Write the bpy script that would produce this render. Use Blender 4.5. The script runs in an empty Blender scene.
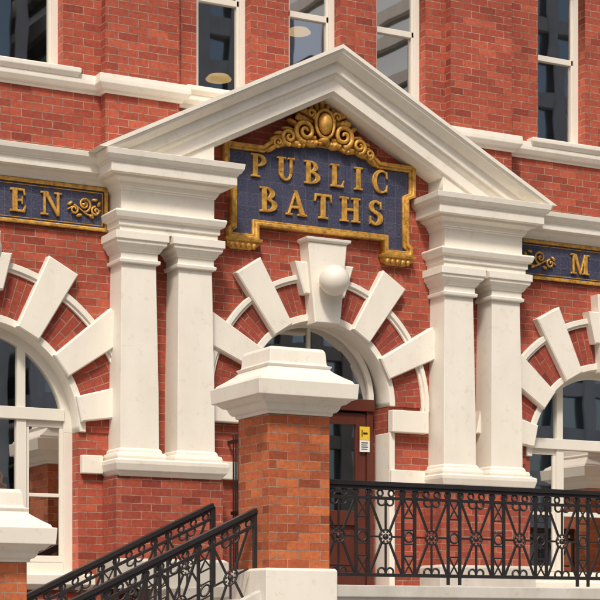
import bpy, math, random
from mathutils import Vector, Matrix
random.seed(4)
S=bpy.context.scene
C=S.collection
R=math.radians
# ------------------------------------------------------------ materials
def newmat(n):
    m=bpy.data.materials.new(n); m.use_nodes=True
    nt=m.node_tree; nt.nodes.clear()
    o=nt.nodes.new('ShaderNodeOutputMaterial'); p=nt.nodes.new('ShaderNodeBsdfPrincipled')
    nt.links.new(p.outputs[0],o.inputs[0]); return m,nt,p,o
def nd(nt,t,**k):
    n=nt.nodes.new(t)
    for a,b in k.items(): setattr(n,a,b)
    return n
def mth(nt,op,a,b=None,c=None):
    n=nd(nt,'ShaderNodeMath',operation=op)
    for i,v in enumerate((a,b,c)):
        if v is None: continue
        if isinstance(v,(int,float)): n.inputs[i].default_value=v
        else: nt.links.new(v,n.inputs[i])
    return n.outputs[0]
def noise(nt,vec,scale,detail=4,rough=.55):
    n=nd(nt,'ShaderNodeTexNoise'); n.inputs['Scale'].default_value=scale
    n.inputs['Detail'].default_value=detail; n.inputs['Roughness'].default_value=rough
    if vec is not None: nt.links.new(vec,n.inputs['Vector'])
    return n.outputs['Fac']
def ramp(nt,f,p0,c0,p1,c1):
    r=nd(nt,'ShaderNodeValToRGB'); e=r.color_ramp.elements
    e[0].position=p0; e[0].color=(*c0,1); e[1].position=p1; e[1].color=(*c1,1)
    nt.links.new(f,r.inputs[0]); return r.outputs[0]
def mixc(nt,mode,fac,a,b):
    n=nd(nt,'ShaderNodeMix',data_type='RGBA',blend_type=mode)
    if isinstance(fac,(int,float)): n.inputs[0].default_value=fac
    else: nt.links.new(fac,n.inputs[0])
    for i,v in ((6,a),(7,b)):
        if isinstance(v,tuple): n.inputs[i].default_value=(*v,1)
        else: nt.links.new(v,n.inputs[i])
    return n.outputs[2]
def bump(nt,p,h,s,d):
    b=nd(nt,'ShaderNodeBump'); b.inputs['Strength'].default_value=s; b.inputs['Distance'].default_value=d
    nt.links.new(h,b.inputs['Height']); nt.links.new(b.outputs[0],p.inputs['Normal'])
def brickmat(n,c1,c2,mort,radial=False,rm=1.2,rowh=.086,bw=.235):
    m,nt,p,o=newmat(n)
    tc=nd(nt,'ShaderNodeTexCoord'); sp=nd(nt,'ShaderNodeSeparateXYZ'); nt.links.new(tc.outputs['Object'],sp.inputs[0])
    X,Y,Z=sp.outputs
    cb=nd(nt,'ShaderNodeCombineXYZ')
    if radial:
        r=mth(nt,'SQRT',mth(nt,'ADD',mth(nt,'MULTIPLY',X,X),mth(nt,'MULTIPLY',Z,Z)))
        a=mth(nt,'MULTIPLY',mth(nt,'ARCTAN2',Z,X),rm)
        nt.links.new(r,cb.inputs[0]); nt.links.new(mth(nt,'ADD',a,10),cb.inputs[1])
    else:
        g=nd(nt,'ShaderNodeNewGeometry'); s2=nd(nt,'ShaderNodeSeparateXYZ'); nt.links.new(g.outputs['Normal'],s2.inputs[0])
        k=mth(nt,'GREATER_THAN',mth(nt,'ABSOLUTE',s2.outputs[1]),.5)
        u=mth(nt,'ADD',mth(nt,'MULTIPLY',k,X),mth(nt,'MULTIPLY',mth(nt,'SUBTRACT',1,k),Y))
        nt.links.new(mth(nt,'ADD',u,30),cb.inputs[0]); nt.links.new(mth(nt,'ADD',Z,10.32),cb.inputs[1])
    nz=nd(nt,'ShaderNodeTexNoise'); nz.inputs['Scale'].default_value=9; nt.links.new(cb.outputs[0],nz.inputs['Vector'])
    wob=nd(nt,'ShaderNodeVectorMath',operation='MULTIPLY_ADD')
    nt.links.new(nz.outputs['Color'],wob.inputs[0]); wob.inputs[1].default_value=(.008,.008,0); nt.links.new(cb.outputs[0],wob.inputs[2])
    b=nd(nt,'ShaderNodeTexBrick'); nt.links.new(wob.outputs[0],b.inputs['Vector'])
    b.inputs['Scale'].default_value=1; b.inputs['Brick Width'].default_value=bw; b.inputs['Row Height'].default_value=rowh
    b.inputs['Mortar Size'].default_value=.0048; b.inputs['Mortar Smooth'].default_value=.2
    b.inputs['Color1'].default_value=(*c1,1); b.inputs['Color2'].default_value=(*c2,1); b.inputs['Mortar'].default_value=(*mort,1)
    # per-brick tone (same bond as the brick pattern)
    sw=nd(nt,'ShaderNodeSeparateXYZ'); nt.links.new(wob.outputs[0],sw.inputs[0])
    row=mth(nt,'FLOOR',mth(nt,'DIVIDE',sw.outputs[1],rowh))
    off=mth(nt,'MULTIPLY',mth(nt,'SUBTRACT',1,mth(nt,'MODULO',row,2)),bw*.5)
    col=mth(nt,'FLOOR',mth(nt,'DIVIDE',mth(nt,'ADD',sw.outputs[0],off),bw))
    cw=nd(nt,'ShaderNodeCombineXYZ'); nt.links.new(row,cw.inputs[0]); nt.links.new(col,cw.inputs[1])
    wn=nd(nt,'ShaderNodeTexWhiteNoise',noise_dimensions='2D'); nt.links.new(cw.outputs[0],wn.inputs['Vector'])
    rp=nd(nt,'ShaderNodeValToRGB'); e=rp.color_ramp.elements
    e[0].position=0; e[0].color=(.66,.60,.58,1); e[1].position=1; e[1].color=(1.16,1.24,1.15,1)
    for q,cc in((.08,(.80,.76,.74)),(.2,(.92,.90,.88)),(.8,(1.05,1.04,1.02))):
        z=e.new(q); z.color=(*cc,1)
    nt.links.new(wn.outputs['Value'],rp.inputs[0])
    nonm=mth(nt,'SUBTRACT',1,b.outputs['Fac'])
    n1=noise(nt,cb.outputs[0],1.3,5); n2=noise(nt,cb.outputs[0],22,5,.7); n3=noise(nt,cb.outputs[0],5,3)
    c=mixc(nt,'MULTIPLY',nonm,b.outputs['Color'],rp.outputs[0])
    c=mixc(nt,'MULTIPLY',b.outputs['Fac'],c,ramp(nt,n3,.35,(.6,.56,.54),.65,(1.15,1.15,1.15)))
    c=mixc(nt,'MULTIPLY',1,c,ramp(nt,n1,.3,(.82,.79,.78),.7,(1.1,1.09,1.08)))
    c=mixc(nt,'MULTIPLY',1,c,ramp(nt,n2,.3,(.72,.70,.70),.72,(1.22,1.22,1.22)))
    nt.links.new(c,p.inputs['Base Color']); p.inputs['Roughness'].default_value=.85
    h=mth(nt,'ADD',mth(nt,'MULTIPLY',b.outputs['Fac'],-1),mth(nt,'MULTIPLY',n2,.4))
    bump(nt,p,h,.85,.009)
    return m
BR=brickmat('red_brick',(.43,.092,.048),(.33,.060,.034),(.42,.27,.20))
BRP=brickmat('orange_brick',(.56,.158,.052),(.42,.100,.038),(.42,.29,.21))
BRR=brickmat('radial_brick',(.37,.068,.037),(.29,.048,.029),(.38,.22,.16),True,1.25,.078)
def paintmat(n,col,rough=.6,var=.10,bs=.25,streak=True,grime=0):
    m,nt,p,o=newmat(n); tc=nd(nt,'ShaderNodeTexCoord')
    mp=nd(nt,'ShaderNodeMapping'); nt.links.new(tc.outputs['Object'],mp.inputs[0]); mp.inputs['Scale'].default_value=(5,5,1.6 if streak else 5)
    a=noise(nt,mp.outputs[0],1,3,.5); b=noise(nt,tc.outputs['Object'],1.6,3); d=noise(nt,tc.outputs['Object'],60,3)
    c=mixc(nt,'MULTIPLY',1,(*col,),ramp(nt,a,.25,(1-var,1-var*1.15,1-var*1.4),.6,(1,1,1)))
    c=mixc(nt,'MULTIPLY',1,c,ramp(nt,b,.3,(1-var,1-var,1-var*1.1),.6,(1,1,1)))
    if grime:
        q=noise(nt,tc.outputs['Object'],9,6,.75)
        c=mixc(nt,'MULTIPLY',1,c,ramp(nt,q,.30,(1-grime,1-grime*1.15,1-grime*1.35),.44,(1,1,1)))
    nt.links.new(c,p.inputs['Base Color']); p.inputs['Roughness'].default_value=rough
    bump(nt,p,mth(nt,'ADD',mth(nt,'MULTIPLY',d,.5),b),bs,.006)
    return m
WH=paintmat('cream_paint',(.83,.78,.685),.6,.05,.35,True,.14)
STN=paintmat('bluestone_coping',(.60,.57,.52),.8,.14,.4,True,.2)
WF=paintmat('window_frame_paint',(.78,.74,.65),.4,.04,.1)
IRON=paintmat('dark_iron',(.022,.019,.02),.45,.2,.2,False)
DOORM=paintmat('maroon_door',(.11,.028,.017),.35,.15,.1)
CONC=paintmat('pavement_concrete',(.32,.31,.29),.85,.15,.3,False)
ASP=paintmat('asphalt',(.05,.05,.052),.9,.15,.5,False)
BRZ=paintmat('bronze',(.12,.05,.03),.4,.2,.2,False)
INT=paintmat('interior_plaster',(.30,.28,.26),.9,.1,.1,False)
OFC=paintmat('office_concrete',(.6,.58,.55),.8,.1,.2)
OFB=paintmat('office_panel',(.22,.25,.28),.6,.1,.2)
OFR=paintmat('office_brown_panel',(.42,.34,.27),.7,.1,.2)
CUR=paintmat('roller_blind',(.55,.52,.50),.8,.08,.1)
YEL=paintmat('yellow_notice',(.75,.5,.03),.5,.03,.05)
PAP=paintmat('white_notice',(.75,.75,.72),.5,.03,.05)
def gold():
    m,nt,p,o=newmat('gold_paint'); tc=nd(nt,'ShaderNodeTexCoord')
    a=noise(nt,tc.outputs['Object'],16,6,.7)
    nt.links.new(ramp(nt,a,.30,(.26,.115,.018),.58,(.70,.385,.075)),p.inputs['Base Color'])
    p.inputs['Roughness'].default_value=.45; p.inputs['Metallic'].default_value=.25
    bump(nt,p,a,.4,.012); return m
GOLD=gold()
def tiles():
    m,nt,p,o=newmat('navy_tile'); tc=nd(nt,'ShaderNodeTexCoord'); sp=nd(nt,'ShaderNodeSeparateXYZ'); nt.links.new(tc.outputs['Object'],sp.inputs[0])
    cb=nd(nt,'ShaderNodeCombineXYZ'); nt.links.new(mth(nt,'ADD',sp.outputs[0],20),cb.inputs[0]); nt.links.new(mth(nt,'ADD',sp.outputs[2],3),cb.inputs[1])
    b=nd(nt,'ShaderNodeTexBrick',offset=0.0); nt.links.new(cb.outputs[0],b.inputs[0]); b.inputs['Scale'].default_value=1
    b.inputs['Brick Width'].default_value=.15; b.inputs['Row Height'].default_value=.15; b.inputs['Mortar Size'].default_value=.003
    b.inputs['Color1'].default_value=(.036,.040,.076,1); b.inputs['Color2'].default_value=(.058,.062,.102,1); b.inputs['Mortar'].default_value=(.085,.085,.105,1)
    a=noise(nt,cb.outputs[0],45,4,.7)
    c=mixc(nt,'MULTIPLY',1,b.outputs[0],ramp(nt,a,.3,(.5,.5,.55),.7,(1.9,1.8,1.7)))
    nt.links.new(c,p.inputs['Base Color']); p.inputs['Roughness'].default_value=.4
    bump(nt,p,a,.4,.006); return m
NAVY=tiles()
def glass(n,fac,tint=(1,.95,.92)):
    m,nt,p,o=newmat(n); nt.nodes.remove(p)
    g=nd(nt,'ShaderNodeBsdfGlossy'); g.inputs['Roughness'].default_value=.012; g.inputs['Color'].default_value=(*tint,1)
    t=nd(nt,'ShaderNodeBsdfTransparent'); t.inputs[0].default_value=(.75,.8,.8,1)
    mx=nd(nt,'ShaderNodeMixShader'); mx.inputs[0].default_value=fac
    tc=nd(nt,'ShaderNodeTexCoord'); bb=nd(nt,'ShaderNodeBump'); bb.inputs['Strength'].default_value=.06; bb.inputs['Distance'].default_value=.01
    nt.links.new(noise(nt,tc.outputs['Object'],1.6,1),bb.inputs['Height']); nt.links.new(bb.outputs[0],g.inputs['Normal'])
    nt.links.new(t.outputs[0],mx.inputs[1]); nt.links.new(g.outputs[0],mx.inputs[2]); nt.links.new(mx.outputs[0],o.inputs[0]); return m
GL=glass('window_glass',.5)
GLU=glass('upper_window_glass',.5)
def plain(n,col,rough=.5,em=0,emc=None,met=0):
    m,nt,p,o=newmat(n); p.inputs['Base Color'].default_value=(*col,1); p.inputs['Roughness'].default_value=rough; p.inputs['Metallic'].default_value=met
    if em: p.inputs['Emission Color'].default_value=(*(emc or col),1); p.inputs['Emission Strength'].default_value=em
    return m
OGL=plain('office_glass',(.46,.50,.50),.08,met=.75)
OPAL=plain('opal_glass',(.78,.73,.64),.3)
LAMP=plain('pendant_lamp_glow',(.5,.35,.15),.5,1.1,(1,.60,.20))
# ------------------------------------------------------------ geometry helpers
def empty(n,loc=(0,0,0)):
    e=bpy.data.objects.new(n,None); e.location=loc; C.objects.link(e); return e
def addobj(n,me,mat,parent=None,bev=0,loc=None,smooth=False):
    ob=bpy.data.objects.new(n,me); C.objects.link(ob)
    if mat is not None: me.materials.append(mat)
    if parent: ob.parent=parent
    if loc: ob.location=loc
    if bev:
        b=ob.modifiers.new('b','BEVEL'); b.width=bev; b.segments=2; b.limit_method='ANGLE'; b.angle_limit=R(28)
    if smooth:
        for f in me.polygons: f.use_smooth=True
    return ob
class MB:
    def __init__(s): s.v=[]; s.f=[]
    def add(s,vs,fs):
        o=len(s.v); s.v+=[tuple(q) for q in vs]; s.f+=[tuple(i+o for i in f) for f in fs]
    def box(s,x0,x1,y0,y1,z0,z1):
        s.add([(x0,y0,z0),(x1,y0,z0),(x1,y1,z0),(x0,y1,z0),(x0,y0,z1),(x1,y0,z1),(x1,y1,z1),(x0,y1,z1)],
              [(3,2,1,0),(4,5,6,7),(0,1,5,4),(1,2,6,5),(2,3,7,6),(3,0,4,7)]); return s
    def mould(s,x0,x1,y0,y1,layers,back=False):
        vs=[];fs=[]
        for z,o in layers:
            yb=y1+(o if back else 0)
            vs+=[(x0-o,y0-o,z),(x1+o,y0-o,z),(x1+o,yb,z),(x0-o,yb,z)]
        n=len(layers)
        for i in range(n-1):
            a=i*4;b=a+4
            for k in range(4): fs.append((a+k,a+(k+1)%4,b+(k+1)%4,b+k))
        fs.append((3,2,1,0)); e=(n-1)*4; fs.append((e,e+1,e+2,e+3)); s.add(vs,fs); return s
    def lathe(s,cx,cy,prof,n=24):
        vs=[];fs=[]
        for r,z in prof:
            for i in range(n):
                a=2*math.pi*i/n; vs.append((cx+r*math.cos(a),cy+r*math.sin(a),z))
        for j in range(len(prof)-1):
            for i in range(n): fs.append((j*n+i,j*n+(i+1)%n,(j+1)*n+(i+1)%n,(j+1)*n+i))
        fs.append(tuple(range(n-1,-1,-1))); fs.append(tuple((len(prof)-1)*n+i for i in range(n))); s.add(vs,fs); return s
    def ell(s,c,r,n=16,m=10,rot=0):
        vs=[];fs=[]
        cr,sr=math.cos(rot),math.sin(rot)
        for j in range(m+1):
            t=math.pi*j/m
            for i in range(n):
                a=2*math.pi*i/n; x=r[0]*math.sin(t)*math.cos(a); y=r[1]*math.sin(t)*math.sin(a); z=r[2]*math.cos(t)
                vs.append((c[0]+x*cr-z*sr,c[1]+y,c[2]+x*sr+z*cr))
        for j in range(m):
            for i in range(n): fs.append((j*n+i,(j+1)*n+i,(j+1)*n+(i+1)%n,j*n+(i+1)%n))
        s.add(vs,fs); return s
    def obj(s,n,mat,parent=None,bev=0,loc=None,smooth=False):
        me=bpy.data.meshes.new(n); me.from_pydata(s.v,[],s.f); me.update(); me.validate()
        return addobj(n,me,mat,parent,bev,loc,smooth)
def curve_mesh(splines,dims,extr=0,bev=0,off=0,cyc=True,res=0,rads=None):
    cu=bpy.data.curves.new('c','CURVE'); cu.dimensions=dims
    if dims=='2D': cu.fill_mode='BOTH'
    cu.extrude=extr; cu.bevel_depth=bev; cu.bevel_resolution=res; cu.offset=off
    if dims=='3D': cu.use_fill_caps=True
    for k,sp in enumerate(splines):
        c=cyc[k] if isinstance(cyc,list) else cyc
        q=cu.splines.new('POLY'); q.points.add(len(sp)-1)
        for i,pt in enumerate(sp):
            q.points[i].co=(pt[0],pt[1],pt[2] if len(pt)>2 else 0,1)
            if rads: q.points[i].radius=rads[k][i]
        q.use_cyclic_u=c
    ob=bpy.data.objects.new('t',cu); C.objects.link(ob); bpy.context.view_layer.update()
    me=bpy.data.meshes.new_from_object(ob.evaluated_get(bpy.context.evaluated_depsgraph_get()))
    bpy.data.objects.remove(ob); bpy.data.curves.remove(cu); me.materials.clear(); return me
def plate_me(loops,y0,y1,bev=0):
    me=curve_mesh(loops,'2D',(y1-y0)/2-bev,bev,-bev)
    ym=(y0+y1)/2
    me.transform(Matrix(((1,0,0,0),(0,0,-1,ym),(0,1,0,0),(0,0,0,1)))); return me
def plate(n,loops,y0,y1,mat,parent,bev=0,loc=None):
    return addobj(n,plate_me(loops,y0,y1,bev),mat,parent,0,loc)
def merge(n,mes,mat,parent,smooth=False):
    mb=MB()
    for me in mes: mb.add([v.co for v in me.vertices],[tuple(p.vertices) for p in me.polygons])
    return mb.obj(n,mat,parent,smooth=smooth)
def arc(cx,cz,r,a0,a1,n=32,rz=None):
    rz=rz or r
    return [(cx+r*math.cos(R(a0+(a1-a0)*i/n)),cz+rz*math.sin(R(a0+(a1-a0)*i/n))) for i in range(n+1)]
def sector(cx,cz,r0,r1,a0,a1,n=32): return arc(cx,cz,r1,a0,a1,n)+arc(cx,cz,r0,a1,a0,n)
def rect(x0,x1,z0,z1): return [(x0,z0),(x1,z0),(x1,z1),(x0,z1)]
def tubes(n,paths,bev,mat,parent,res=1,cyc=False,rads=None):
    me=curve_mesh(paths,'3D',0,bev,0,cyc,res,rads); return addobj(n,me,mat,parent)
def offset_poly(p,d):
    n=len(p); out=[]
    for i in range(n):
        a=Vector(p[i-1]);b=Vector(p[i]);c=Vector(p[(i+1)%n])
        e1=(b-a).normalized(); e2=(c-b).normalized(); n1=Vector((-e1.y,e1.x)); n2=Vector((-e2.y,e2.x))
        m=(n1+n2); m=m/max(.2,m.dot(n1)) if m.length>1e-6 else n1
        q=b+m*d; out.append((q.x,q.y))
    return out
# ------------------------------------------------------------ BUILDING
B=empty('public_baths_building')
GZ=-1.5; LZ=.45
def archhole(cx,spr,r,bot): return [(cx-r,bot),(cx+r,bot)]+arc(cx,spr,r,0,180,40)
DR=.93; DS=2.65; SR=1.14; SS=2.15
ARX=[-7.7,-4.1,4.1,7.7]
loops=[rect(-11,11,GZ,5.12),archhole(0,DS,DR,LZ)]+[archhole(x,SS,SR,.6) for x in ARX]
plate('lower_wall',loops,0,.35,BR,B)
plate('gable_wall',[[(-2.75,5.121),(2.75,5.121),(0,6.5)]],0,.096,BR,B)
UW=[(-1.51,-.83),(-.34,.34),(.83,1.51),(3.15,3.87),(4.35,5.07),(-3.87,-3.10),(-5.07,-4.35),(7,7.7),(8.1,8.8),(-7.7,-7),(-8.8,-8.1)]
loops=[rect(-11,11,5.121,9.4)]+[rect(a,b,6.03,8.3) for a,b in UW]
plate('upper_wall',loops,.1,.45,BR,B)
m=MB()
for s in(-1,1):
    for a,b in((1.78,2.66),(5.5,6.4)):
        x0,x1=sorted((s*a,s*b)); m.box(x0,x1,-.04,.101,5.12,9.4)
m.obj('wall_piers',BR,B)
m=MB()
sc=[(5.84,.02),(5.88,.03),(5.88,.06),(5.93,.09),(5.97,.09),(6.03,.085)]
m.mould(-11,11,.1,.3,sc)
for s in(-1,1):
    for a,b in((1.78,2.66),(5.5,6.4)):
        x0,x1=sorted((s*a,s*b)); m.mould(x0,x1,-.04,.1,[(z+.003,o+.01) for z,o in sc])
for a,b in UW: m.mould(a-.04,b+.04,.1,.25,[(5.985,.1),(6.03,.13),(6.075,.13),(6.085,.11)])
m.mould(-11,11,.1,.4,[(9.4,.05),(9.5,.1),(9.55,.25),(9.7,.3),(9.72,.38),(9.85,.4)])
for a,b in UW: m.box(a-.08,b+.08,.04,.2,8.3,8.55)
m.obj('string_course',WH,B,.006)
fr=MB();gl=MB()
for k,(a,b) in enumerate(UW):
    y0,y1=.24,.32
    fr.box(a,a+.07,y0,y1,6.05,8.3);fr.box(b-.07,b,y0,y1,6.05,8.3);fr.box(a+.07,b-.07,y0,y1,6.05,6.15)
    fr.box(a+.07,b-.07,y0,y1,8.2,8.3);fr.box(a+.07,b-.07,y0+.02,y1,7.14,7.21)
    fr.box(a+.07,a+.1,y0+.02,y1,6.15,8.2);fr.box(b-.1,b-.07,y0+.02,y1,6.15,8.2)
    for z0,z1,dy in((6.15,7.15,0),(7.2,8.2,-.02)):
        t=random.uniform(-.006,.006); t2=random.uniform(-.004,.004)
        gl.add([(a+.1,y1-.02+dy-t,z0),(b-.1,y1-.02+dy+t,z0),(b-.1,y1-.02+dy+t+t2,z1),(a+.1,y1-.02+dy-t+t2,z1)],[(0,1,2,3)])
fr.obj('sash_frames',WF,B,.004); gl.obj('sash_glass',GLU,B)
m=MB()
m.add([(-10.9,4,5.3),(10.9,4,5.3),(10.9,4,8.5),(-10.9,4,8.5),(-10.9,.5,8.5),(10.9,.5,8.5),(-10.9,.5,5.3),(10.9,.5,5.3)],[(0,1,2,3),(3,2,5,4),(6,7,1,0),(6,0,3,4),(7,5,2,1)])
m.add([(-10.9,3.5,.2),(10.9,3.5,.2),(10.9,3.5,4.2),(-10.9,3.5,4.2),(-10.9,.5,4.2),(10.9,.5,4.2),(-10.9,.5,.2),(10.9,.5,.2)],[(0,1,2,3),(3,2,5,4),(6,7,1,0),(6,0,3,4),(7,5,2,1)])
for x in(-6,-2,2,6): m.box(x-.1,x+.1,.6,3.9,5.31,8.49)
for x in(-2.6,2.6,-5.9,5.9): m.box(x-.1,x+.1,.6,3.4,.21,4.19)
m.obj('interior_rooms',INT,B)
rods=MB()
for i,(x,y,z) in enumerate([(.8,2,7.6),(-.83,.95,6.5),(3.75,2,7.7),(-4.3,1.5,7.45)]):
    MB().lathe(x,y,[(.02,z+.065),(.12,z+.05),(.155,z+.01),(.15,z),(.0,z-.01)]).obj('pendant_lamp_%d'%i,LAMP,B,smooth=True)
    rods.box(x-.005,x+.005,y-.005,y+.005,z+.06,8.49)
rods.obj('lamp_rods',IRON,B)
m=MB(); m.box(-11,-10.7,.45,12,GZ,9.4); m.box(10.7,11,.45,12,GZ,9.4); m.box(-11,11,12,12.3,GZ,9.4); m.obj('rear_walls',BR,B)
r=MB(); r.add([(-11.2,0,9.86),(11.2,0,9.86),(11.2,12.5,9.86),(-11.2,12.5,9.86),(-8,6,12),(8,6,12)],[(0,1,5,4),(2,3,4,5),(1,2,5),(3,0,4),(3,2,1,0)]); r.obj('roof',OFB,B)
co=[(4.815,.0),(4.815,.04),(4.86,.06),(4.89,.12),(4.92,.13),(4.92,.19),(5.0,.19),(5.005,.205),(5.02,.205),(5.03,.225),(5.07,.26),(5.125,.27)]
m=MB(); m.mould(2.4,11,0,.099,co); m.mould(-11,-2.4,0,.099,co); m.obj('main_cornice',WH,B,.004)
m=MB()
YB=-.35
ent=[(4.285,.03),(4.35,.03),(4.35,.05),(4.41,.05),(4.43,.09),(4.49,.11),(4.51,.10),(4.515,0),(4.745,0),(4.75,.018),(4.765,.018),(4.77,.03),(4.82,.05),(4.85,.12),(4.88,.13),(4.88,.19),(4.98,.19),(4.985,.205),(4.998,.205),(5.01,.225),(5.05,.25),(5.11,.26)]
cap=[(3.96,0),(3.965,.02),(4.0,.025),(4.01,0),(4.08,0),(4.085,.018),(4.10,.02),(4.102,.03),(4.13,.04),(4.16,.075),(4.2,.08),(4.2,.095),(4.284,.095)]
for s in(-1,1):
    x0,x1=sorted((s*1.5,s*2.6))
    m.mould(x0,x1,YB,.01,ent)
    m.mould(x0-.03,x1+.03,YB-.05,.01,[(1.66,.02),(1.70,.05),(1.72,.07),(1.79,.09),(1.83,.09),(1.845,.06)])
    for c in(1.715,2.385):
        cx=s*c
        m.mould(cx-.215,cx+.215,YB+.01,.012,cap)
        m.mould(cx-.2,cx+.2,YB+.03,.012,[(1.95,.025),(2.6,.022),(3.97,0)])
        m.mould(cx-.215,cx+.215,YB+.01,.012,[(1.84,.065),(1.875,.075),(1.91,.065),(1.92,.035),(1.95,.03),(1.97,.012)])
m.obj('pilasters',WH,B,.005)
zt=lambda x:6.62-.51*abs(x)
for s in(-1,1):
    pts=[(s*1.49,5.105),(s*2.05,5.105),(s*2.05,5.15),(s*1.49,zt(1.49)-.45)]
    if s<0: pts=pts[::-1]
    plate('rake_support',[pts],YB+.03,.0,WH,B)
    MB().box(*sorted((s*1.42,s*2.68)),YB-.05,.01,LZ,1.665).obj('pedestal',BR,B)
    MB().mould(*sorted((s*1.42,s*2.68)),YB-.05,.011,[(LZ,.05),(LZ+.3,.05),(LZ+.33,.01)]).obj('pedestal_plinth',STN,B,.006)
prof=[(0,.23),(.045,.23),(.05,.215),(.062,.215),(.065,.205),(.085,.20),(.12,.15),(.15,.11),(.155,.07),(.27,.07),(.275,.045),(.31,.035),(.345,0),(.47,0),(.475,-.04),(.52,-.06)]
A=6.62;SL=.51;ZE=5.112;XE=2.95
m=MB()
ys=[YB-d for h,d in prof]+[.0,.098]; hs=[h for h,d in prof]+[.52,0]
for s in(-1,1):
    vs=[]
    for y,h in zip(ys,hs):
        x=min(XE,(A-h-ZE)/SL); vs.append((s*x,y,A-h-SL*x))
    for y,h in zip(ys,hs): vs.append((0,y,A-h))
    n=len(ys); fs=[]
    for i in range(n):
        j=(i+1)%n; q=(i,j,n+j,n+i); fs.append(q if s<0 else q[::-1])
    fs.append(tuple(range(n)) if s>0 else tuple(range(n-1,-1,-1)))
    m.add(vs,fs)
m.obj('pediment',WH,B)
# arches -----------------------------------------------------------
def arch(cx,spr,r,rb,rm,ro,angs):
    plate('archivolt',[sector(cx,spr,r-.005,r+.075,0,180,48)],-.045,.30,WH,B,.006)
    a=[sector(0,0,r+.07,rb,0,180,60)]
    plate('brick_voussoirs',a,-.02,.02,BRR,B,loc=(cx,0,spr))
    plate('arch_hood_inner',[sector(cx,spr,rb,rb+.035,-2,182,60)],-.05,.02,WH,B,.004)
    plate('arch_hood',[sector(cx,spr,rb+.032,rm,-2,182,60)],-.075,.02,WH,B,.006)
    mes=[]
    for a in angs:
        for t in(a,180-a):
            da=7.4*1.35/ (r+.35)
            u=Vector((math.cos(R(t)),math.sin(R(t)))); w=Vector((-u.y,u.x))
            i0=r+.0; w0=(r+.1)*math.tan(R(da))*.95; w1=w0*1.18+.025
            c=Vector((cx,spr)); P=[c+u*i0-w*w0,c+u*ro-w*w1,c+u*ro+w*w1,c+u*i0+w*w0]
            mes.append(plate_me([[tuple(q) for q in P]],-.11,.02,.014))
    merge('white_voussoirs',mes,WH,B)
arch(0,DS,DR,1.37,1.46,1.76,[27,57])
for x in ARX: arch(x,SS,SR,1.68,1.78,2.0,[12,37,62])
def key(cx,zb,zt,wb,wt,big):
    mes=[plate_me([[(cx-wb,zb),(cx+wb,zb),(cx+wt,zt),(cx-wt,zt)]],-.22 if big else -.16,.02,.014)]
    z2=zt-.22;z1=zb+.36*(zt-zb)
    mes.append(plate_me([[(cx-wb-.10,z1),(cx+wb+.10,z1),(cx+wt+.13,z2),(cx-wt-.13,z2)]],-.15,.02,.014))
    merge('keystone',mes,WH,B)
    if big: MB().mould(cx-wt,cx+wt,-.22,.02,[(zt,-.01),(zt+.02,.03),(zt+.05,.035),(zt+.055,.0)]).obj('keystone_cap',WH,B,.005)
key(0,DS+DR-.06,4.44,.165,.255,True)
for x in ARX: key(x,SS+SR-.05,4.2,.15,.22,False)
m=MB()
for s in(-1,1):
    m.box(*sorted((s*(DR),s*1.43)),-.11,.02,2.34,2.60)
    m.box(*sorted((s*(DR-.0),s*1.40)),-.08,.02,1.70,1.90)
    m.box(*sorted((s*2.7,s*2.94)),-.08,.02,1.70,1.90)
    m.box(*sorted((s*(DR-.004),s*(DR+.07))),-.045,.30,LZ,2.34)
m.box(-6.5,-5.3,-.08,.02,1.7,1.9); m.box(5.3,6.5,-.08,.02,1.7,1.9)
m.obj('jamb_quoins',WH,B,.01)
m=MB()
for x in ARX: m.mould(x-SR-.06,x+SR+.06,-.0,.3,[(.44,.06),(.5,.1),(.6,.1),(.615,.08)])
m.obj('window_sills',WH,B,.005)
for x in ARX:
    mes=[]; y0,y1=.17,.25; T=2.34
    mes.append(plate_me([sector(x,SS,SR-.10,SR,0,180,40)],y0,y1,.005))
    fr=MB()
    fr.box(x-SR,x-SR+.10,y0,y1,.615,SS);fr.box(x+SR-.10,x+SR,y0,y1,.615,SS);fr.box(x-SR+.1,x+SR-.1,y0,y1,.615,.74)
    fr.box(x-SR+.1,x+SR-.1,y0-.02,y1-.003,T-.065,T+.065)
    for s in(-1,1):
        mx=x+s*.56; fr.box(mx-.055,mx+.055,y0+.002,y1-.005,.74,T-.065)
        zq=SS+math.sqrt((SR-.06)**2-.56**2); fr.box(mx-.045,mx+.045,y0+.004,y1-.007,T+.065,zq)
        a,b=sorted((mx+s*.055,x+s*(SR-.1)))
        for z in(.78,2.24): fr.box(a,b,y0+.025,y1-.01,z-.035,z+.035)
        for q in(a+.02,b-.02): fr.box(q-.02,q+.02,y0+.026,y1-.011,.815,2.2)
        fr.box(a+.04,b-.04,y0+.027,y1-.012,1.45,1.49)
    fr.box(x-.505,x+.505,y0+.025,y1-.01,1.44,1.50)
    fr.obj('arched_window_frame',WF,B,.005); merge('arched_window_head',mes,WF,B)
    plate('arched_window_glass',[archhole(x,SS,SR-.05,.65)],.215,.219,GL,B)
    m=MB()
    for s,d in((-1,.5),(1,.42),(0,.3)):
        c=x+s*.83; w=.24 if s else .48
        m.box(c-w,c+w,.36,.365,2.2-d*random.uniform(.8,2.4),2.3)
    m.obj('roller_blinds',CUR,B)
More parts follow.
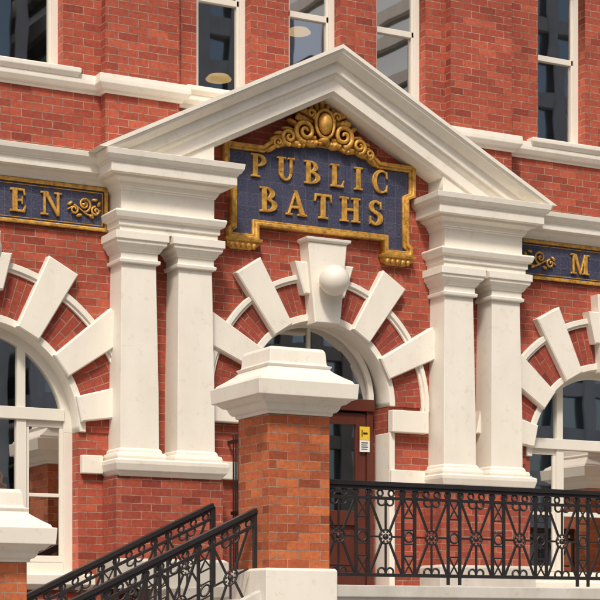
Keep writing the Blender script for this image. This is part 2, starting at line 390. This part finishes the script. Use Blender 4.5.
# door set
y0,y1=.22,.30
m=MB()
m.box(-.86,.86,y0-.03,y1,2.60,2.74); m.box(-.86,-.77,y0,y1,LZ,2.6); m.box(.77,.86,y0,y1,LZ,2.6)
for sx in(0,1):
    a,b=(-.765,-.008) if sx==0 else (.008,.765)
    yy=y0+.02
    m.box(a,a+.13,yy,y1,LZ+.02,2.58); m.box(b-.13,b,yy,y1,LZ+.02,2.58)
    for z0,z1 in((LZ+.02,.7),(1.25,1.42),(2.44,2.58)): m.box(a+.13,b-.13,yy,y1,z0,z1)
    m.box(a+.13,b-.13,yy+.04,y1,.7,1.25); m.mould(a+.2,b-.2,yy+.025,y1,[(.78,0),(1.17,0)])
m.obj('door_leaves',DOORM,B,.006)
g=MB()
for a,b in((-.64,-.135),(.135,.64)): g.add([(a,y0+.055,1.42),(b,y0+.055,1.42),(b,y0+.055,2.44),(a,y0+.055,2.44)],[(0,1,2,3)])
g.obj('door_glass',GL,B)
MB().box(.03,.05,y0-.04,y0-.02,1.25,1.6).box(.035,.045,y0-.03,y0+.02,1.3,1.32).box(.035,.045,y0-.03,y0+.02,1.53,1.55).obj('door_handle',GOLD,B)
mes=[plate_me([sector(0,2.74,.80,.868,0,180,40)],y0,y1,.004)]
merge('fanlight_frame',mes,WF,B)
m=MB(); m.box(-.02,.02,y0+.02,y1,2.74,3.56); m.obj('fanlight_bar',WF,B)
plate('fanlight_glass',[arc(0,2.74,.83,0,180,40)],.262,.266,GL,B)
mes=[plate_me([sector(0,2.74,.40,.43,0,180,40)],y0+.02,y1,.003)]; merge('fanlight_arc',mes,WF,B)
N=empty('door_notice'); MB().box(.665,.80,y0-.012,y0-.006,2.26,2.42).obj('yellow_part',YEL,N); MB().box(.665,.80,y0-.012,y0-.006,2.12,2.258).obj('white_part',PAP,N)
k=MB(); k.box(.69,.70,y0-.016,y0-.0125,2.3,2.38);k.box(.71,.77,y0-.016,y0-.0125,2.33,2.35)
for i in range(4): k.box(.685,.775-.01*(i%2),y0-.016,y0-.0125,2.225-.025*i,2.233-.025*i)
k.obj('print',IRON,N)
E=empty('dark_bars'); g=MB()  # dark upright bars standing in for an unidentified dark strip beside the door
for i in range(5): g.box(-1.168,-1.152,-.14-.06*i,-.125-.06*i,LZ+.05,2.2)
for z in(LZ+.12,1.3,2.1): g.box(-1.172,-1.148,-.39,-.081 if 1.2<z<1.4 else 0,z,z+.04)
g.obj('bars',IRON,E,.002)
G=empty('globe_lamp')
MB().ell((0,-.37,3.99),(.175,.175,.175),32,20).obj('globe',OPAL,G,smooth=True)
me=MB(); me.box(-.05,.05,-.26,-.2,3.93,4.05); me.obj('bracket',BRZ,G,.01)
# ------------------------------------------------------------ lettering
def ann(o,i,a0,a1,n=20): return arc(o[0],o[1],o[2],a0,a1,n,o[3])+arc(i[0],i[1],i[2],a1,a0,n,i[3])
def rc(x0,x1,z0,z1): return rect(x0,x1,z0,z1)
LET={
'P':(.76,[rc(.1,.32,0,1),rc(0,.44,0,.08),rc(0,.12,.92,1),ann((.28,.725,.46,.275),(.28,.73,.22,.18),-90,90)]),
'B':(.80,[rc(.1,.32,0,1),rc(0,.12,0,.08),rc(0,.12,.92,1),ann((.28,.75,.40,.25),(.28,.755,.17,.165),-90,90),ann((.28,.28,.50,.28),(.28,.28,.26,.185),-90,90)]),
'U':(.86,[rc(.1,.32,.34,1),rc(0,.44,.92,1),rc(.62,.75,.34,1),rc(.53,.85,.92,1),ann((.425,.35,.325,.36),(.47,.35,.15,.25),180,360)]),
'L':(.72,[rc(.1,.32,0,1),rc(0,.44,.92,1),rc(0,.66,0,.1),[(.55,.1),(.66,0),(.71,.32),(.66,.32)]]),
'I':(.44,[rc(.11,.33,0,1),rc(0,.44,0,.08),rc(0,.44,.92,1)]),
'C':(.82,[ann((.44,.5,.44,.52),(.51,.5,.28,.42),48,312,30),[(.67,.93),(.76,.97),(.78,.64),(.72,.64)],[(.67,.07),(.72,.36),(.78,.36),(.76,.03)]]),
'A':(.94,[[(.08,.05),(.19,.05),(.48,.95),(.42,1)],[(.36,1),(.52,1),(.88,.04),(.64,.04)],rc(.24,.66,.28,.38),rc(0,.32,0,.08),rc(.54,.97,0,.08)]),
'T':(.82,[rc(.3,.52,0,1),rc(.18,.64,0,.08),rc(.02,.80,.9,1),[(.0,.68),(.06,.68),(.13,.92),(.02,.95)],[(.82,.68),(.76,.68),(.69,.92),(.80,.95)]]),
'H':(.98,[rc(.1,.32,0,1),rc(.64,.86,0,1),rc(.28,.66,.45,.56),rc(0,.42,0,.08),rc(0,.42,.92,1),rc(.54,.96,0,.08),rc(.54,.96,.92,1)]),
'S':(.70,[ann((.34,.745,.31,.275),(.36,.755,.12,.165),35,285,24),ann((.34,.275,.35,.29),(.31,.275,.14,.175),105,-145,24),[(.52,.9),(.60,.98),(.62,.66),(.56,.66)],[(.05,.35),(.11,.35),(.14,.1),(.05,.02)]]),
'W':(1.25,[[(.1,.95),(.32,.95),(.52,.04),(.38,0)],[(.38,0),(.47,0),(.67,.95),(.58,.95)],[(.52,.95),(.74,.95),(.94,.04),(.8,0)],[(.8,0),(.89,0),(1.16,.95),(1.07,.95)],rc(0,.42,.92,1),rc(.98,1.25,.92,1)]),
'O':(.92,[ann((.46,.5,.46,.52),(.46,.5,.24,.42),-90,90,24),ann((.46,.5,.46,.52),(.46,.5,.24,.42),90,270,24)]),
'M':(1.12,[rc(.12,.23,0,1),rc(.80,1.02,0,1),[(.14,1),(.35,1),(.63,.08),(.54,0)],[(.54,0),(.63,0),(.9,1),(.82,1)],rc(0,.35,0,.08),rc(0,.2,.92,1),rc(.70,1.12,0,.08),rc(.95,1.12,.92,1)]),
'E':(.76,[rc(.1,.32,0,1),rc(0,.66,0,.1),rc(0,.64,.9,1),rc(.28,.54,.45,.55),[(.56,.1),(.66,0),(.72,.3),(.66,.3)],[(.56,.9),(.64,1),(.68,.72),(.62,.72)],rc(.50,.56,.34,.66)]),
'N':(.98,[rc(.12,.23,0,1),rc(.73,.84,0,1),[(.1,1),(.32,1),(.84,.02),(.74,-.02)],rc(0,.35,0,.08),rc(0,.18,.92,1),rc(.62,.96,.92,1)]),
}
def text(n,word,x0,x1,z,h,yb,parent):
    W=sum(LET[c][0] for c in word)*h; gap=((x1-x0)-W)/(len(word)-1); x=x0; mes=[]; k=0
    for c in word:
        w,ps=LET[c]
        for p in ps:
            k+=1; q=[(x+a*h,z+b*h) for a,b in p]
            mes.append(plate_me([q],yb-.028-.0011*(k%9),yb+.0,.005))
        x+=w*h+gap
    merge(n,mes,GOLD,parent)
SG=empty('public_baths_sign')
half=[(.84,4.60),(.84,4.43),(1.19,4.43),(1.19,4.52),(1.14,4.56),(1.14,5.10),(1.23,5.14),(1.23,5.47),(.76,5.47),(.56,5.62)]
outl=half+[(-x,z) for x,z in half[::-1]]
plate('tile_panel',[outl],-.05,.0,NAVY,SG)
inn=offset_poly(outl,.05); inn2=offset_poly(outl,.02)
plate('gilt_frame',[outl,inn],-.085,.0,GOLD,SG,.006)
plate('gilt_frame_outer',[offset_poly(outl,-.022),inn2],-.11,.0,GOLD,SG,.008)
m=MB()
for s in(-1,1):
    a,b=sorted((s*.84,s*1.19))
    m.mould(a,b,-.06,0,[(4.31,-.05),(4.33,-.02),(4.345,.02),(4.37,.03),(4.385,.03),(4.39,.05),(4.42,.06),(4.425,.03)])
    for i in range(5): 
        cx=a+.035+i*(b-a-.07)/4; m.ell((cx,-.075,4.345),(.03,.03,.04),10,6)
m.obj('gilt_feet',GOLD,SG,.003)
text('public_lettering','PUBLIC',-.91,.89,5.135,.265,-.05,SG)
text('baths_lettering','BATHS',-.80,.82,4.75,.285,-.05,SG)
def spiral(cx,cz,r,turn,a0,dirn,n=40,y=-.1):
    P=[];q=[]
    for i in range(n+1):
        t=i/n; a=R(a0)+dirn*turn*2*math.pi*t; rr=r*(1-t)**.8+.008
        P.append((cx+rr*math.cos(a),y-.03*t,cz+rr*math.sin(a))); q.append(1.1-.5*t)
    return P,q
m=MB(); zc=5.82
m.ell((0,-.15,zc),(.085,.085,.125),20,12)
for i in range(9):
    a=R(90+(i-4)*22); L=.285+.035*math.cos((i-4)*.5)
    for q,(f,w) in enumerate(((.60,.030),(.80,.041),(.98,.047),(1.13,.040))):
        m.ell((math.cos(a)*L*f,-.055-.018*q,zc+.03+math.sin(a)*L*f),(.062,.05,w),12,8,rot=a)
leaf=[(.17,5.60,.11,.05,10),(.33,5.57,.12,.04,-4),(.50,5.55,.12,.036,-22),(.64,5.49,.10,.03,-38),(.28,5.86,.085,.032,55),(.38,5.80,.085,.03,30),(.45,5.72,.08,.028,5),(.56,5.66,.07,.026,-5),(.62,5.60,.06,.024,-25)]
for s in(-1,1):
    for (x,z,rx,rz,ro) in leaf: m.ell((s*x,-.08,z),(rx,.06,rz),12,8,rot=R(ro)*s)
    for i in range(6): m.ell((s*(.045+.055*i),-.11,5.60-.012*(i>3)*i),(.026,.04,.026),8,6)
m.ell((0,-.12,5.635),(.07,.06,.04),12,8)
m.obj('shell_crest',GOLD,SG,smooth=True)
ps=[];rd=[]
P=[(.118*math.cos(t),-.15,zc+.16*math.sin(t)) for t in[2*math.pi*i/32 for i in range(33)]]; ps.append(P); rd.append([.8]*33)
for s in(-1,1):
    for (x,z,r_,tn,a0,d,k) in[(.25,5.71,.12,1.7,-90,1,1.2),(.46,5.62,.08,1.5,-100,1,1),(.60,5.545,.045,1.3,-100,1,.7),(.17,5.92,.05,1.2,-120,-1,.8)]:
        P,q=spiral(s*x,z,r_,tn,a0 if s>0 else 180-a0,d*s,y=-.13); ps.append(P); rd.append([k*v for v in q])
    P=[(s*(.1+.66*t),-.10,5.66-.02*t-.17*t**2.2) for t in [i/20 for i in range(21)]]; ps.append(P); rd.append([1.0-.55*i/20 for i in range(21)])
tubes('crest_scrolls',ps,.024,GOLD,SG,3,False,rd)
def sidesign(n,sgn,word,xa,xb):
    E=empty(n); c=4.1*sgn; a,b=c-1.47,c+1.47
    MB().box(a,b,-.03,.0,4.33,4.81).obj('tile_panel',NAVY,E)
    plate('gilt_frame',[rect(a,b,4.33,4.81),rect(a+.04,b-.04,4.37,4.77)],-.055,.0,GOLD,E,.008)
    plate('gilt_line',[rect(a+.06,b-.06,4.39,4.75),rect(a+.068,b-.068,4.398,4.742)],-.036,.0,GOLD,E)
    text('lettering',word,xa,xb,4.445,.25,-.03,E)
    ps=[];rd=[]
    cen=1.19 if sgn<0 else 1.03
    k=1 if sgn<0 else 1.25
    for s in(-1,1):
        bx=c+s*cen; z0=4.57
        for dx,dz,r_,tn,a0,d in[(0,.03,.07,1.5,-90,1),(-.12,-.035,.042,1.3,90,-1),(.13,-.03,.042,1.4,90,1)]:
            P,q=spiral(bx+s*dx*k,z0+dz,r_,tn,a0 if s>0 else 180-a0,d*s,y=-.05); ps.append(P);rd.append(q)
        P=[(bx+s*k*(-.19+.38*t),-.05,z0+.04*math.sin(t*7)-.04) for t in[i/20 for i in range(21)]]; ps.append(P); rd.append([.8]*21)
    tubes('scroll_ornament',ps,.013,GOLD,E,2,False,rd)
    m=MB()
    for s in(-1,1):
        bx=c+s*cen
        for dx,dz,ro in[(-.16,.03,40),(.08,-.09,-30),(.17,.05,60),(-.06,-.09,20),(.12,.09,10),(0,.03,0)]: m.ell((bx+s*dx*k,-.05,4.57+dz),(.038,.025,.018),8,6,rot=R(ro)*s)
    m.obj('leaf_ornament',GOLD,E,smooth=True)
sidesign('women_sign',-1,'WOMEN',-5.02,-3.16)
sidesign('men_sign',1,'MEN',3.54,4.66)
# ------------------------------------------------------------ landing & steps
L=empty('entrance_landing')
MB().box(-2.2,6.5,-3.0,-.0,GZ+.01,LZ-.12).obj('body',BRP,L)
MB().mould(-2.2,6.5,-3.02,-.002,[(LZ-.26,.0),(LZ-.24,.03),(LZ-.12,.05),(LZ-.12,.07),(LZ,.07)]).obj('coping',STN,L,.01)
ST=empty('entrance_steps')
m=MB(); n=13; rise=(LZ-GZ)/n; tr=.315
for i in range(1,n):
    x1=-2.2-(i-1)*tr; z=LZ-i*rise
    m.box(x1-tr-.02,-2.2 if i==n-1 else x1,-2.95,-.95,GZ+.005 if i==n-1 else z-rise,z)
m.obj('treads',STN,ST,.012)
m=MB()
for ya,yb in((-3.05,-2.952),(-.948,-.85)):
    vs=[];pts=[(-2.2,GZ),(-6.1,GZ),(-6.1,GZ+.1),(-2.2,LZ-.02)]
    for y in(ya,yb): vs+= [(x,y,z) for x,z in pts]
    m.add(vs,[(0,1,2,3),(7,6,5,4),(0,4,5,1),(1,5,6,2),(2,6,7,3),(3,7,4,0)])
m.obj('stringers',STN,ST,.01)
def pier(n,x0,y0,zb,zt,base):
    E=empty(n); w=.66
    MB().box(x0,x0+w,y0,y0+w,zb,zt).obj('shaft',BRP,E,.006)
    cp=[(0,.02),(.03,.025),(.035,.05),(.06,.07),(.10,.085),(.11,.12),(.15,.165),(.155,.20),(.30,.21),(.305,.175),(.33,.165),(.37,.10),(.42,.03),(.45,-.0),(.46,.01),(.48,.02),(.485,-.01),(.50,-.02),(.62,-.03),(.65,-.05)]
    MB().mould(x0,x0+w,y0,y0+w,[(zt+z,o) for z,o in cp],True).obj('moulded_cap',WH,E,.006)
    if base: MB().mould(x0,x0+w,y0,y0+w,[(zb-.0,.055),(base-.02,.055),(base,.04)],True).obj('stone_base',WH,E,.008)
    return E
pier('brick_pier',-2.24,-3.12,GZ,2.07,.60)
pier('brick_pier',-5.31,-3.12,GZ,.61,None)
pier('brick_pier',6.0,-3.12,GZ,2.07,.60)
E=empty('lamp_standard'); zt=1.26
MB().lathe(-4.98,-2.79,[(.24,zt),(.24,zt+.05),(.2,zt+.07),(.21,zt+.14),(.16,zt+.2),(.1,zt+.24),(.06,zt+.3),(.05,zt+.9),(.07,zt+.94),(.045,zt+1.0),(.04,zt+1.9),(.09,zt+1.95),(.11,zt+2.0)]).obj('column',BRZ,E,smooth=True)
MB().ell((-4.98,-2.79,zt+2.17),(.2,.2,.2),24,16).obj('globe',OPAL,E,smooth=True)
# ------------------------------------------------------------ railings
def railing(n,x0,x1,y,zfun,H=1.0):
    E=empty(n); bars=MB(); L_=x1-x0
    def P(s,h,dy=0): return (x0+s,y+dy,zfun(x0+s)+h)
    def bar(s0,h0,s1,h1,w,d):
        A3=Vector(P(s0,h0));B3=Vector(P(s1,h1)); t=(B3-A3).normalized(); nn=Vector((-t.z,0,t.x))*w/2; yy=Vector((0,d/2,0))
        vs=[A3-nn-yy,A3+nn-yy,A3+nn+yy,A3-nn+yy,B3-nn-yy,B3+nn-yy,B3+nn+yy,B3-nn+yy]
        bars.add(vs,[(0,1,2,3),(7,6,5,4),(0,4,5,1),(1,5,6,2),(2,6,7,3),(3,7,4,0)])
    bar(0,H,L_,H,.045,.08); bar(0,H-.04,L_,H-.04,.035,.045); bar(0,H-.14,L_,H-.14,.032,.024); bar(0,.09,L_,.09,.036,.03)
    U=.56; nU=max(1,round(L_/U)); U=L_/nU
    paths=[];cy=[]
    top=H-.14;bot=.09;mid=(top+bot)/2;hd=.07
    def ring(s,h,r,n=16): paths.append([P(s+r*math.cos(a),h+r*math.sin(a)) for a in[2*math.pi*i/n for i in range(n)]]);cy.append(True)
    for k in range(nU+1):
        s=k*U
        if k in(0,nU): bar(s,0,s,H-.02,.05,.05)
        else:
            lo=0 if k%3==0 else bot
            bar(s-hd,lo,s-hd,H-.05,.028,.028); bar(s+hd,lo,s+hd,H-.05,.028,.028)
            ring(s,mid,hd-.02,14)
            for sz in(-1,1):
                e=top if sz>0 else bot
                m1=mid+sz*(abs(e-mid))*.5
                bar(s-hd,m1,s+hd,m1,.016,.014); bar(s-hd,mid+sz*.07,s+hd,mid+sz*.07,.014,.013)
                bar(s-hd+.01,m1,s+hd-.01,e,.016,.014); bar(s+hd-.01,m1,s-hd+.01,e,.015,.012)
        if k==nU: break
        c=s+U/2; hw=U/2-hd-.01
        ring(c,mid,.07,20); bars.ell(P(c,mid),(.032,.03,.032),10,6)
        for i in range(8):
            a=R(45*i+22.5); bars.ell(P(c+.05*math.cos(a),mid+.05*math.sin(a)),(.012,.012,.012),6,4)
        for sx in(-1,1):
            bar(c+sx*.07,mid,c+sx*hw,mid,.02,.018)
            for sz in(-1,1):
                bar(c+sx*.045,mid+sz*.055,c+sx*hw,mid+sz*(top-mid),.024,.018)
                q=[]
                for i in range(15):
                    u=i/14; a=math.pi*1.6*u; rr=.048*(1-.35*u)
                    q.append(P(c+sx*(.052-rr*math.cos(a)),mid+sz*(top-mid-.03-rr*math.sin(a))))
                paths.append(q);cy.append(False)
        for sz in(-1,1): bar(c,mid+sz*.07,c,mid+sz*(top-mid),.02,.018)
        for dx in(-U*.36,-U*.12,U*.12,U*.36): ring(c+dx,H-.09,.032,12)
    bars.obj('bars',IRON,E,.003)
    tubes('scrolls',paths,.011,IRON,E,1,cy)
    return E
railing('iron_railing',-1.575,6.0,-2.80,lambda x:LZ+.02)
zs=lambda x: .16+ .476*(x+2.25)
railing('stair_railing',-6.0,-2.245,-2.85,zs)
railing('stair_railing',-6.0,-1.9,-1.15,zs)
# ------------------------------------------------------------ ground etc.
g=MB(); g.add([(-600,-600,GZ-.15),(600,-600,GZ-.15),(600,600,GZ-.15),(-600,600,GZ-.15)],[(0,1,2,3)]); g.obj('ground',ASP)
MB().box(-90,90,-11,14,GZ-.2,GZ).obj('pavement',CONC,None,.02)
MB().box(-90,90,-45,-29,GZ-.2,GZ).obj('pavement',CONC,None,.02)
m=MB()
for i in range(-20,20): m.box(i*5,i*5+2.5,-20.06,-19.94,GZ-.149,GZ-.146)
m.obj('road_markings',PAP)
def office(x0,x1,y0,y1,h,fh,bay,mat,k):
    E=empty('office_building')
    MB().box(x0+.3,x1-.3,y0+.3,y1-.3,GZ,h-.3).obj('glazing',OGL,E)
    m=MB(); z=GZ
    while z<h: m.box(x0,x1,y0,y1,z,z+fh*k); z+=fh
    m.box(x0-.1,x1+.1,y0-.1,y1+.1,h,h+1)
    n=int((x1-x0)/bay)
    for i in range(n+1):
        x=x0+i*(x1-x0)/n
        for y in(y0,y1): m.box(x-.25,x+.25,y-.05,y+.05 if y==y0 else y+.06,GZ,h)
    m.obj('frame',mat,E)
office(-32,-8,-62,-45,17,3.4,3,OFC,.35)
office(-6,12,-60,-46,26,3.6,1.8,OFC,.25)
office(13,21,-62,-45,33,1.6,1.3,OFC,.42)
office(23,30,-66,-47,22,1.8,1.2,OFR,.3)
office(32,46,-64,-44,34,1.9,1.7,OFC,.3)
office(50,72,-62,-45,22,2.2,1.6,OFB,.3)
# ------------------------------------------------------------ light, sky, camera
EL,AZ=52,30
w=bpy.data.worlds.new('World'); S.world=w; w.use_nodes=True; nt=w.node_tree
sky=nt.nodes.new('ShaderNodeTexSky'); sky.sky_type='NISHITA'; sky.sun_disc=False
d=Vector((-math.sin(R(AZ))*math.cos(R(EL)),-math.cos(R(AZ))*math.cos(R(EL)),math.sin(R(EL))))
sky.sun_elevation=R(EL); sky.sun_rotation=math.atan2(d.x,d.y); sky.air_density=1.0; sky.dust_density=5.0; sky.ozone_density=.3
bg=nt.nodes['Background']; bg.inputs[1].default_value=.13; nt.links.new(sky.outputs[0],bg.inputs[0])
sl=bpy.data.lights.new('sun','SUN'); sl.energy=2.6; sl.angle=R(7); sl.color=(1,.95,.86)
so=bpy.data.objects.new('sun',sl); C.objects.link(so); so.rotation_euler=d.to_track_quat('Z','Y').to_euler(); so.location=(0,-30,40)
cd=bpy.data.cameras.new('camera'); cam=bpy.data.objects.new('camera',cd); C.objects.link(cam); S.camera=cam
cam.location=(-10.2,-18.72,0); cam.rotation_euler=(R(90),0,R(-28)); cd.sensor_width=36; cd.lens=110.7; cd.shift_y=.5517; cd.clip_end=2000
S.view_settings.view_transform='Standard'; S.view_settings.look='None'; S.view_settings.exposure=0
